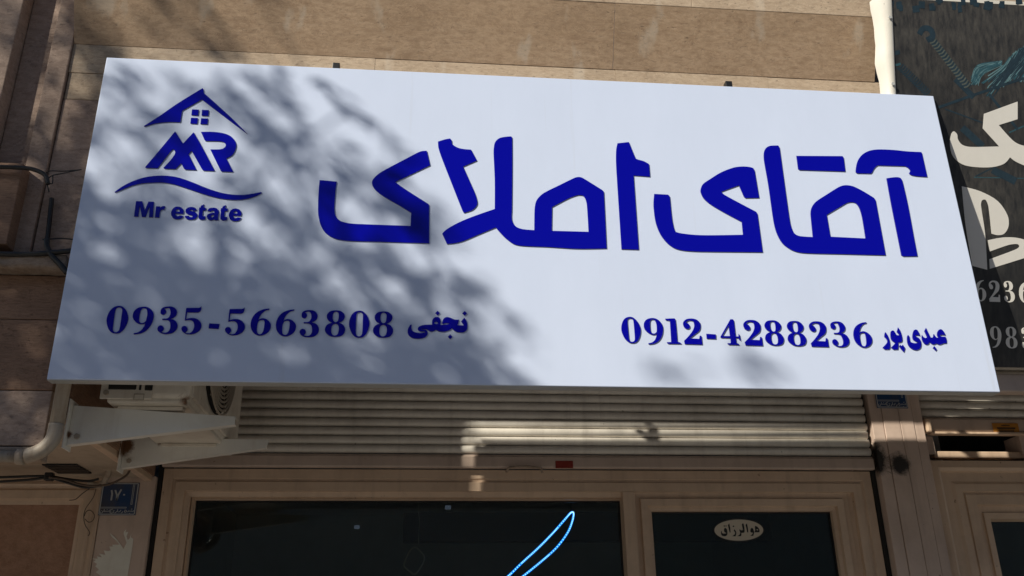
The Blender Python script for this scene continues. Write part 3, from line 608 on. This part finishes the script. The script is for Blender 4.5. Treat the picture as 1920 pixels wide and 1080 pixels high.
TXT = [[(.93, .15), (.93, .11), (.90, .10), (.88, .14), (.86, .10), (.84, .14), (.82, .10), (.80, .14), (.79, .10), (.75, .10), (.74, .15), (.71, .16), (.70, .11), (.73, .07)], [(.66, .12), (.64, .08), (.61, .06)], [(.60, .16), (.57, .10), (.53, .10)], [(.51, .18), (.51, .10)], [(.49, .12), (.47, .08), (.44, .06)], [(.43, .14), (.39, .13), (.42, .09), (.36, .06), (.31, .08)],
       [(.38, .19), (.31, .16), (.34, .11), (.30, .10), (.29, .16), (.28, .10), (.26, .13), (.24, .10), (.22, .13), (.21, .10), (.19, .13), (.17, .10)], [(.155, .18), (.15, .10)], [(.12, .13), (.11, .07), (.07, .06), (.05, .11)], [(.87, .18), (.90, .19)], [(.83, .05), (.86, .05)], [(.22, .17), (.24, .17)], [(.08, .14), (.09, .15)]]
q0, q1 = at(183, 966, YR-.005), at(262, 905, YR-.005)
plate('number_plate', 'blue number plate reading 170 on the left pillar above torn paper', q0, q1.x-q0.x, q1.z-q0.z, [[(.27, .77), (.30, .66), (.30, .45)], [(.37, .77), (.43, .62), (.445, .45)], [(.445, .45), (.47, .62), (.53, .79)], [(.60, .625), (.65, .625)]], TXT, YR)
q0 = at(1645, 765, YR-.036)
plate('number_plate', 'blue number plate on the right pillar, half hidden by the sign', q0, .165, .17, [[(.22, .77), (.25, .66), (.25, .42)], [(.40, .77), (.43, .66), (.43, .42)], [(.58, .77), (.61, .66), (.61, .42)]], TXT, YR-.0325)
pw = (0, 820, 4.153)
pp = 'torn'
po = [at(pw[0]+p.x/pw[2], pw[1]+p.y/pw[2], YR-.002) for p in outline('1038,790c 1030,860c 1010,980c 985,1120c 960,1300c 760,1300c 780,1180c 800,1090c 745,1050c 770,1030c 742,1005c 755,985c 728,970c 745,955c 712,943c 760,945c 755,925c 795,935c 770,905c 820,915c 808,880c 840,885c 862,880c 850,850c 880,850c 872,835c 930,835c 900,800c 870,775c 853,742c 890,775c 915,800c 940,835c 962,868c 985,820c 975,790c 962,750c 965,735c 985,712c 975,740c 1000,735c 985,770c 995,800c 1010,785c 1022,752c 1020,780c')]
pe = solid('torn_poster', [po], (0, .001, 0), 'paper', None)
tag(pe, 'torn remains of a pale paper poster on the left pillar', 'poster')
# oval sticker on the door glass
ys_ = yf+.0625; OV = (1330, 965, 17.45)
ST = thing('oval_sticker', 'oval cream sticker with black Persian lettering on the door glass', 'sticker', tuple(at(1385, 994, ys_)))
def oval(rx, ry, yy): return [at(OV[0]+(965+rx*math.cos(a))/OV[2], OV[1]+(505+ry*math.sin(a))/OV[2], yy) for a in [2*math.pi*k/48 for k in range(48)]]
solid('sticker_border', [oval(840, 395, ys_)], (0, .0008, 0), 'ink', ST); solid('sticker_face', [oval(798, 348, ys_-.0006)], (0, .0004, 0), 'white', ST)
for q in (['1500,365c 1570,395 1640,490 1640,575c 1470,580c 1500,500 1490,420', '1550,470 1600,490 1590,515 1550,502'], ['1400,430 1435,470 1465,560 1455,640 1435,695c 1335,690c 1400,640 1420,592 1370,585 1340,540 1355,460'], ['1230,285c 1260,420 1275,580c 1240,580c 1185,330c'],
          ['1100,275c 1130,320 1155,500 1140,585 1050,595c 1050,660 1030,705c 915,705c 990,650 1010,590 985,520 990,470c 1040,510 1100,500c 1060,320c'], ['820,475c 870,540 885,620 860,710c 745,705c 830,640 840,580 800,520'], ['790,350c 825,380c 790,410c 755,380c'],
          ['655,285c 685,440 695,580c 665,585c 605,340c'], ['520,430 570,470 590,560 590,640 550,695 480,705 410,680 380,610 390,520c 410,560 420,600 480,620 560,605c 500,570 480,510 490,455'], ['490,345c 520,370c 490,395c 460,370c'], ['545,345c 572,370c 545,395c 520,370c']):
    glyph('letter', OV, q, mat='ink', depth=.0003, side=None, parent=ST, plane=ys_-.0012)
# ------------------------------------------------------------------ light signs hanging inside the window
yn = YR+.15
NE = thing('led_sign', 'glowing blue LED blade outline hanging in the shop window', 'neon sign', tuple(at(1000, 1070, yn)))
pa = [(1640, -500), (1500, -300), (1240, -60), (890, 1080), (960, 1010)]
side1 = [(640, 1240), (760, 1190), (890, 1080), (960, 1012), (1050, 930), (1130, 848), (1190, 780), (1222, 744), (1237, 746), (1230, 790), (1205, 850), (1150, 925), (1080, 990), (970, 1080), (840, 1180), (700, 1260), (640, 1240)]
path = spline([at(640+x/2.842, 700+y/2.842, yn) for x, y in side1], 6)
MB().tube(path, .0052, 8).build('led_tube', 'led', NE, True)
bd = MB(); acc = 0.; 
for i in range(len(path)-1):
    seg = path[i+1]-path[i]; n_ = max(1, int(seg.length/.0075))
    for k in range(n_):
        c = path[i]+seg*(k/n_); bd.box(c.x-.0022, c.x+.0022, c.y-.0072, c.y-.004, c.z-.0022, c.z+.0022)
bd.build('led_beads', 'led_core', NE)['kind'] = 'stuff'
MB().tube([at(1070, 934, yn), at(1071.5, 962, yn)], .0012, 5).build('hanging_wire', 'wire', NE)
N2 = thing('led_sign', 'unlit rounded LED outline hanging on a thin wire in the shop window', 'neon sign', tuple(at(777, 1050, yn)))
lo = outline('820,638 870,665 930,740 925,790 880,880 830,940 780,915 705,850 715,800 760,690')
MB().tube([at(640+p.x/6, 920+p.y/6, yn) for p in lo+lo[:1]], .0035, 6).build('led_tube', 'led_off', N2, True)
MB().tube([at(784, 934, yn), at(786, 980, yn), at(785, 1022, yn), at(778, 1027, yn)], .0013, 5).build('hanging_wire', 'led_off', N2)

# ------------------------------------------------------------------ air conditioner on its brackets
AC = thing('air_conditioner', 'cream outdoor air conditioner unit with rusty corner tucked under the sign', 'air conditioner', (-.94, 3.6, Z(.835)))
ax0, ax1, ay0, ay1, az0, az1 = -1.085, -.80, 3.14, 4.04, .838, 1.42
MB().box(ax0, ax1, ay0, ay1, Z(az0+.012), Z(az1), .022).build('casing', 'acwhite', AC, True)
MB().box(ax0+.01, ax1-.012, ay0+.012, ay1-.012, Z(az0), Z(az0+.03), .006).build('base_pan', 'acwhite', AC)
def acp(px, py): return at(px, py, ay0-.001)
a, b_ = acp(186, 751), acp(291, 700); 
_ = MB().box(a.x, b_.x, ay0-.005, ay0+.004, a.z+.006, a.z+.33, .003); SP = _.build('service_panel', 'acwhite', AC)
for x0p, x1p, y1p in ((203, 256, 731), (271, 286, 733), (261, 265, 732)):
    l, r_ = acp(x0p, y1p), acp(x1p, y1p); MB().box(l.x, r_.x, ay0-.008, ay0+.002, l.z, l.z+.075, .004 if x0p != 261 else .001).build('grip_shade', 'dark', SP)  # near-black raised blocks stand for the shade inside the grip recesses
c = acp(200, 737); MB().tube([c+Vector((0, -.004, 0)), c+Vector((0, -.010, 0))], .009, 12).build('screw', 'ironband', SP)
c = acp(261, 745); mb = MB()
for dx, dz, wx, wz in ((0, .010, .034, .003), (0, -.010, .034, .0015), (-.016, 0, .0015, .02), (.016, 0, .0015, .02)): mb.box(c.x+dx-wx/2, c.x+dx+wx/2, ay0-.0065, ay0-.003, c.z+dz-wz/2, c.z+dz+wz/2)
mb.build('clip', 'ironband', SP)
MB().box(ax1-.004, ax1+.006, ay0+.03, ay1-.02, Z(az0+.03), Z(az1-.02), .004).build('front_panel', 'acwhite', AC)
fc = Vector((ax1+.008, 3.50, Z(1.155)))
def circ(r_, dx, n_=40): return [fc+Vector((dx, r_*math.cos(2*math.pi*k/n_), r_*math.sin(2*math.pi*k/n_))) for k in range(n_+1)]
mb = MB(); mb.prism(circ(.262, 0)[:-1], (.002, 0, 0)); mb.build('opening_shade', 'dark', AC)  # flat near-black disc stands for the shaded hollow behind the guard
gr_ = MB()
for i in range(15): gr_.tube(circ(.262-.0165*i, .010+.012*(1-(i/15-.5)**2)), .0046, 5, cap=False)
for k in range(12):
    a = k*math.pi/6; gr_.tube([fc+Vector((.014, .03*math.cos(a), .03*math.sin(a))), fc+Vector((.012, .262*math.cos(a), .262*math.sin(a)))], .003, 5)
FG = gr_.build('fan_guard', 'ironband', AC)
fb = MB()
for k in range(3):
    a0 = k*2*math.pi/3; fb.prism([fc+Vector((.003, .04*math.cos(a0), .04*math.sin(a0))), fc+Vector((.004, .23*math.cos(a0-.2), .23*math.sin(a0-.2))), fc+Vector((.006, .24*math.cos(a0+.6), .24*math.sin(a0+.6))), fc+Vector((.004, .06*math.cos(a0+1.2), .06*math.sin(a0+1.2)))], (.002, 0, 0))
fb.build('fan_blade', 'cabinet', FG)
for yy in (3.215, 3.80): MB().box(-1.05, -.83, yy-.02, yy+.02, Z(az0-.014), Z(az0-.001), .002).build('foot', 'acwhite', AC)
def bracket(label, pts, yy, lip):
    Bk = thing('wall_bracket', label, 'bracket', (XP+.02, yy, pts[1].z), 'brackets of the air conditioner')
    WB = MB().prism(pts, (0, .003, 0)).build('web', 'bracket', Bk)
    a, b2 = pts[1], pts[2]                    # bottom edge from base to tip, folded lip
    MB().prism([a, b2, b2+Vector((0, 0, -.0035)), a+Vector((0, 0, -.0035))], (0, .034, 0)).build('lower_flange', 'bracket', Bk)
    a, b2 = pts[0], pts[-1]
    MB().prism([a+Vector((0, .0, .0002)), b2+Vector((0, 0, .0002)), b2+Vector((0, 0, .0035)), a+Vector((0, 0, .0035))], (0, .036, 0)).build('upper_flange', 'bracket', Bk)
    MB().box(XP+.0125, XP+.017, yy-.03, yy+.045, pts[1].z-.02, pts[0].z+.02, .001).build('wall_plate', 'bracket', Bk)
    c = pts[1]+Vector((.03, -.001, .025)); MB().tube([c, c+Vector((0, -.008, 0))], .010, 6).build('bolt', 'ironband', WB)
y1_, y2_ = 3.195, 3.79
def bpts(ps, yy): 
    out = [at(x, y, yy) for x, y in ps]; out[0].x = out[1].x = XP+.018; return out
bracket('front white triangular bracket nearest the sign, carrying the air conditioner', bpts([(131, 762), (114, 832), (440, 794), (441, 783)], y1_), y1_, 1)
bracket('rear white triangular bracket with rust stain under the air conditioner', bpts([(224, 822), (218, 876), (500, 838), (504, 826)], y2_), y2_, 1)

# ------------------------------------------------------------------ pipes and cables
yp = YW-.05
a = at(119, 700, yp); pts = [Vector((XP+.022, yp, Z(2.08))), Vector((XP+.022, yp, Z(.74)))]
el = [Vector((XP+.022, yp, Z(.74))), Vector((XP+.018, yp, Z(.69))), Vector((XP-.012, yp, Z(.652))), Vector((XP-.06, yp, Z(.632)))]
dp = thing('drain_pipe', 'rusty cream drain pipe turning left at the corner of the stone pier', 'pipe', (XP+.02, yp, Z(.63)))
MB().tube(pts, .023, 14).build('vertical_pipe', 'pipe', dp, True); MB().tube(spline(el, 5), .0245, 14).build('elbow', 'pipe', dp, True)
MB().tube([Vector((XP-.06, yp, Z(.632))), Vector((-2.6, yp, Z(.636)))], .019, 14).build('horizontal_pipe', 'pipe', dp, True)
MB().tube([Vector((XP-.058, yp, Z(.632))), Vector((XP-.082, yp, Z(.632)))], .026, 14).build('collar', 'pipe', dp, True)
def cable(name, label, cat, px, r_, yy, mat='cable', n_=6, grp=None):
    pts = [at(q[0], q[1], q[2] if len(q) > 2 else yy) for q in px]
    o = MB().tube(spline(pts, n_), r_, 7).build(name, mat, None, True); tag(o, label, cat, grp); return o
yc = YW-.10
cable('power_cable', 'thick black cable across the pier above the stone ledge', 'cable', [(-60, 476), (0, 476), (50, 477), (92, 474), (135, 470)], .0095, yc)
cable('power_cable', 'black cable running along the upper edge of the stone block at far left', 'cable', [(-60, 311), (0, 313), (30, 314), (60, 317), (84, 328), (90, 345)], .008, yc)
cable('conduit', 'dark grey vertical conduit on the pier left of the sign', 'pipe', [(97, 372), (93, 410), (88, 455)], .0085, YW-.02, 'black')
cable('power_cable', 'tangled black cable dropping behind the left edge of the sign', 'cable', [(88, 448), (88, 462), (98, 480), (112, 495), (126, 512)], .010, yc)
cable('thin_wire', 'thin black wire stretched from the conduit to the sign edge', 'wire', [(153, 318), (120, 321), (92, 321), (84, 332), (88, 345), (92, 360)], .0022, YW-.06)
cable('thin_wire', 'second thin black wire looping beside the conduit top', 'wire', [(152, 318), (118, 325), (96, 330), (90, 340), (98, 344), (99, 330)], .0022, YW-.065)
cable('thin_wire', 'short wire arching from the conduit foot to the sign', 'wire', [(80, 449), (95, 448), (115, 447), (140, 449)], .0025, YW-.06)
yl = 4.06
cable('power_cable', 'upper black cable of the bundle under the soffit', 'cable', [(-80, 897), (0, 895), (60, 893), (92, 893), (130, 899), (165, 902), (185, 898)], .0055, yl)
cable('power_cable', 'lower black cable of the bundle under the soffit', 'cable', [(-80, 905), (0, 903), (60, 899), (92, 896), (125, 905), (160, 914), (190, 910)], .0055, yl)
cable('power_cable', 'brown cable of the bundle ending at the number plate', 'cable', [(92, 895), (120, 899), (145, 907), (172, 911), (205, 908), (235, 893), (245, 878)], .005, yl-.02, 'wire')
cable('ac_hose', 'grey hose hanging from the air conditioner behind the front bracket', 'hose', [(200, 826, 3.9), (206, 845, 4.0), (206, 870, 4.1), (200, 895, 4.2), (186, 910, 4.22), (168, 905, 4.24)], .013, 4.1, 'pipe')
b0 = at(92, 894, yl); tag(MB().box(b0.x-.016, b0.x+.018, yl-.016, yl+.016, b0.z-.017, b0.z+.017, .004).build('cable_clip', 'black'), 'small black clip holding the cables under the soffit', 'clip')
cable('thin_wire', 'thin brown wire curling down left of the number plate', 'wire', [(180, 917), (176, 930), (170, 940), (160, 955), (157, 970), (160, 985), (168, 998), (165, 1005)], .0018, YR-.02, 'wire')
cable('thin_wire', 'small ring of loose wire left of the number plate', 'wire', [(158, 968), (162, 959), (170, 957), (177, 966), (174, 976), (166, 979), (159, 973)], .0018, YR-.02, 'wire')
cable('thin_wire', 'stray wire slanting across the door surround', 'wire', [(168, 916), (155, 925), (142, 936), (130, 938)], .0022, YR-.03, 'wire')

# ------------------------------------------------------------------ street tree whose shade falls on the sign
def shade(px, py):
    """how densely the crown shades the sign at a spot of the photograph"""
    edge = [(-300, 480), (0, 470), (110, 560), (170, 660), (240, 715), (330, 770), (400, 830), (470, 880), (540, 925), (620, 985), (700, 1060), (800, 1150), (1000, 1250)]
    for (y0, x0), (y1, x1) in zip(edge, edge[1:]):
        if y0 <= py <= y1: ex = x0+(x1-x0)*(py-y0)/(y1-y0); break
    else: return .5
    d = ex-px
    if d < 0: return 0.
    v = min(1., .24+d/300.)
    if py < 360 and px > 190: v *= .60+.2*max(0, (py-200)/160)
    if px < 150: v = 1. if py > 330 else .6
    if px > 135 and py < 110: v *= .85
    if 150 < px < 1250 and 95 < py < 140: v *= .4
    # slanting openings where light gets through
    for cx, cy_, k in ((306, 322, .6), (464, 425, .85), (505, 457, .9), (662, 418, .8), (700, 480, .85), (760, 492, .8), (491, 522, .7), (375, 466, .6), (169, 672, .6), (237, 640, .5), (560, 288, .7), (590, 270, .6), (731, 260, .6), (285, 164, .8), (217, 274, .7), (430, 140, .7), (600, 130, .9), (520, 340, .5), (620, 470, .7), (600, 540, .5), (700, 620, .35), (850, 640, .4), (240, 200, .5), (940, 700, .4), (420, 360, .5), (140, 420, .5), (60, 40, .8), (20, 80, .6), (120, 120, .5)):
        u_, w_ = ((px-cx)*.78+(py-cy_)*.62)/58, (-(px-cx)*.62+(py-cy_)*.78)/24
        v *= 1-k*math.exp(-.5*(u_*u_+w_*w_))
    for cx, cy_ in ((662, 185), (690, 225), (505, 253), (740, 285)):
        u_, w_ = ((px-cx)*.78+(py-cy_)*.62)/45, (-(px-cx)*.62+(py-cy_)*.78)/20
        v = min(1, v+.5*math.exp(-.5*(u_*u_+w_*w_)))
    return v
r3 = random.Random(21); LVT, LFC = [], []
sun_u = SUN.normalized()
def gap(c):
    """rays that slip between the sign and the wall stay open"""
    q = c+SUN*((YS-c.y)/SUN.y)
    return (-1.34 < q.x < 1.05 and Z(2.12) < q.z < Z(2.33)) or (-1.34 < q.x < -1.21 and Z(1.85) < q.z < Z(2.2))
def leaf(c, size):
    if gap(c) and r3.random() < .95: return
    n_ = Vector((r3.gauss(0, 1), r3.gauss(0, 1), r3.gauss(0, 1)+.6)).normalized(); u = n_.orthogonal().normalized(); u.rotate(__import__('mathutils').Quaternion(n_, r3.uniform(0, 6.28))); v = n_.cross(u)
    k = len(LVT); l, wd = size, size*.42
    LVT.extend([c-u*l*.5, c+v*wd*.5+u*l*.02, c+u*l*.5, c-v*wd*.5+u*l*.02]); LFC.append((k, k+1, k+2, k+3))
hubs = []
tries = 0; made = 0
while made < 540 and tries < 40000:
    tries += 1
    px, py = r3.uniform(-260, 1180), r3.uniform(-260, 800)
    if r3.random() > shade(px, py): continue
    P = at(px, py, YS); tt = r3.uniform(5.0, 8.6); made += 1
    c = P-sun_u*tt; hubs.append(c)
    for k in range(r3.randint(8, 15)):
        s_ = r3.gauss(0, .115); w_ = r3.gauss(0, .021)
        off = Vector((.78, 0, -.62))*s_+Vector((.62, 0, .78))*w_
        leaf(c+off-sun_u*r3.gauss(0, .12), r3.uniform(.05, .09))
for px, py in ((1245, 702), (1270, 690), (1420, 690), (1440, 706), (1400, 676)):
    c = at(px, py, YS)-sun_u*8.5
    for k in range(4): leaf(c+Vector((r3.gauss(0, .05), 0, r3.gauss(0, .03))), .08)
TC = Vector((-6.6, -1.9, 7.4))
for k in range(420):                          # rest of the crown, away from the sign's rays
    d = Vector((r3.gauss(0, 1), r3.gauss(0, 1), r3.gauss(0, 1))).normalized()*r3.uniform(.6, 1.)**.5
    c = TC+Vector((d.x*1.9-1.2, d.y*1.7-.6, d.z*1.7+.9))
    q = c+SUN*((YS-c.y)/SUN.y); 
    if q.y > 0 and q.x > -1.6 and Z(.3) < q.z < Z(3.2): continue
    hubs.append(c)
    for j in range(11): leaf(c+Vector((r3.gauss(0, .13), r3.gauss(0, .13), r3.gauss(0, .1))), r3.uniform(.07, .11))
TR = thing('street_tree', 'leafy street tree on the pavement whose shade dapples the sign', 'tree', (-8.6, -2.5, 0))
obj('crown', LVT, LFC, 'leaf', TR)
tk = MB(); fork = Vector((-8.4, -2.4, 4.0))
tk.tube(spline([Vector((-8.6, -2.5, -.02)), Vector((-8.64, -2.45, 1.3)), Vector((-8.5, -2.4, 2.7)), fork], 5), [.17-.004*i for i in range(16)], 12)
def clear(pth):
    """true when this limb's shade does not cross the open, sunlit part of the sign"""
    for p in pth:
        q = p+SUN*((YS-p.y)/SUN.y)
        if q.z < Z(.5) or q.x < -2.6: continue
        if shade(*to_px(q)) < .62: return False
    return True
mains = []
for k in range(400):
    if len(mains) >= 11: break
    e = r3.choice(hubs); pth = spline([fork-Vector((0, 0, .1)), fork.lerp(e, .4)+Vector((r3.uniform(-.3, .3), r3.uniform(-.3, .3), r3.uniform(-.3, .7))), e], 6)
    if not clear(pth) or any(gap(q) for q in pth): continue
    mains.append(pth); tk.tube(pth, [.085-.0055*i for i in range(len(pth))], 8)
for h in hubs[::3]:
    if gap(h): continue
    best = min((q for pth in mains for q in pth[3:]), key=lambda q: (q-h).length)
    mid = best.lerp(h, .5)+Vector((r3.uniform(-.1, .1), r3.uniform(-.1, .1), r3.uniform(-.05, .15)))
    tw = spline([best, mid, h], 3)
    if any(gap(q) for q in tw): continue
    tk.tube(tw, [.016, .014, .012, .010, .008, .006, .004], 5)
tk.build('trunk', 'bark', TR, True)

# ------------------------------------------------------------------ building across the street
OB = thing('opposite_building', 'three storey rendered building across the street, in shade', 'building', (0, -15.2, 0))
MB().box(-22, 22, -24, -15.2, 0, 10.6).build('wall', 'facade', OB)
MB().box(-22.2, 22.2, -24.2, -15.0, 10.602, 10.95, .03).build('parapet', 'kerb', OB)
wm = MB().box(-.7, .7, -.03, .0, -.8, .8).box(-.76, .76, -.03, .03, -.86, -.802).build('window', 'winglass', OB); wm.location = Vector((-19.5, -15.16, 4.6))
for fl in (4.6, 7.9):
    for i in range(14):
        if fl == 4.6 and i == 0: continue
        c = wm.copy(); COL.objects.link(c); c.location = (-19.5+i*3, -15.16, fl); c.parent = OB
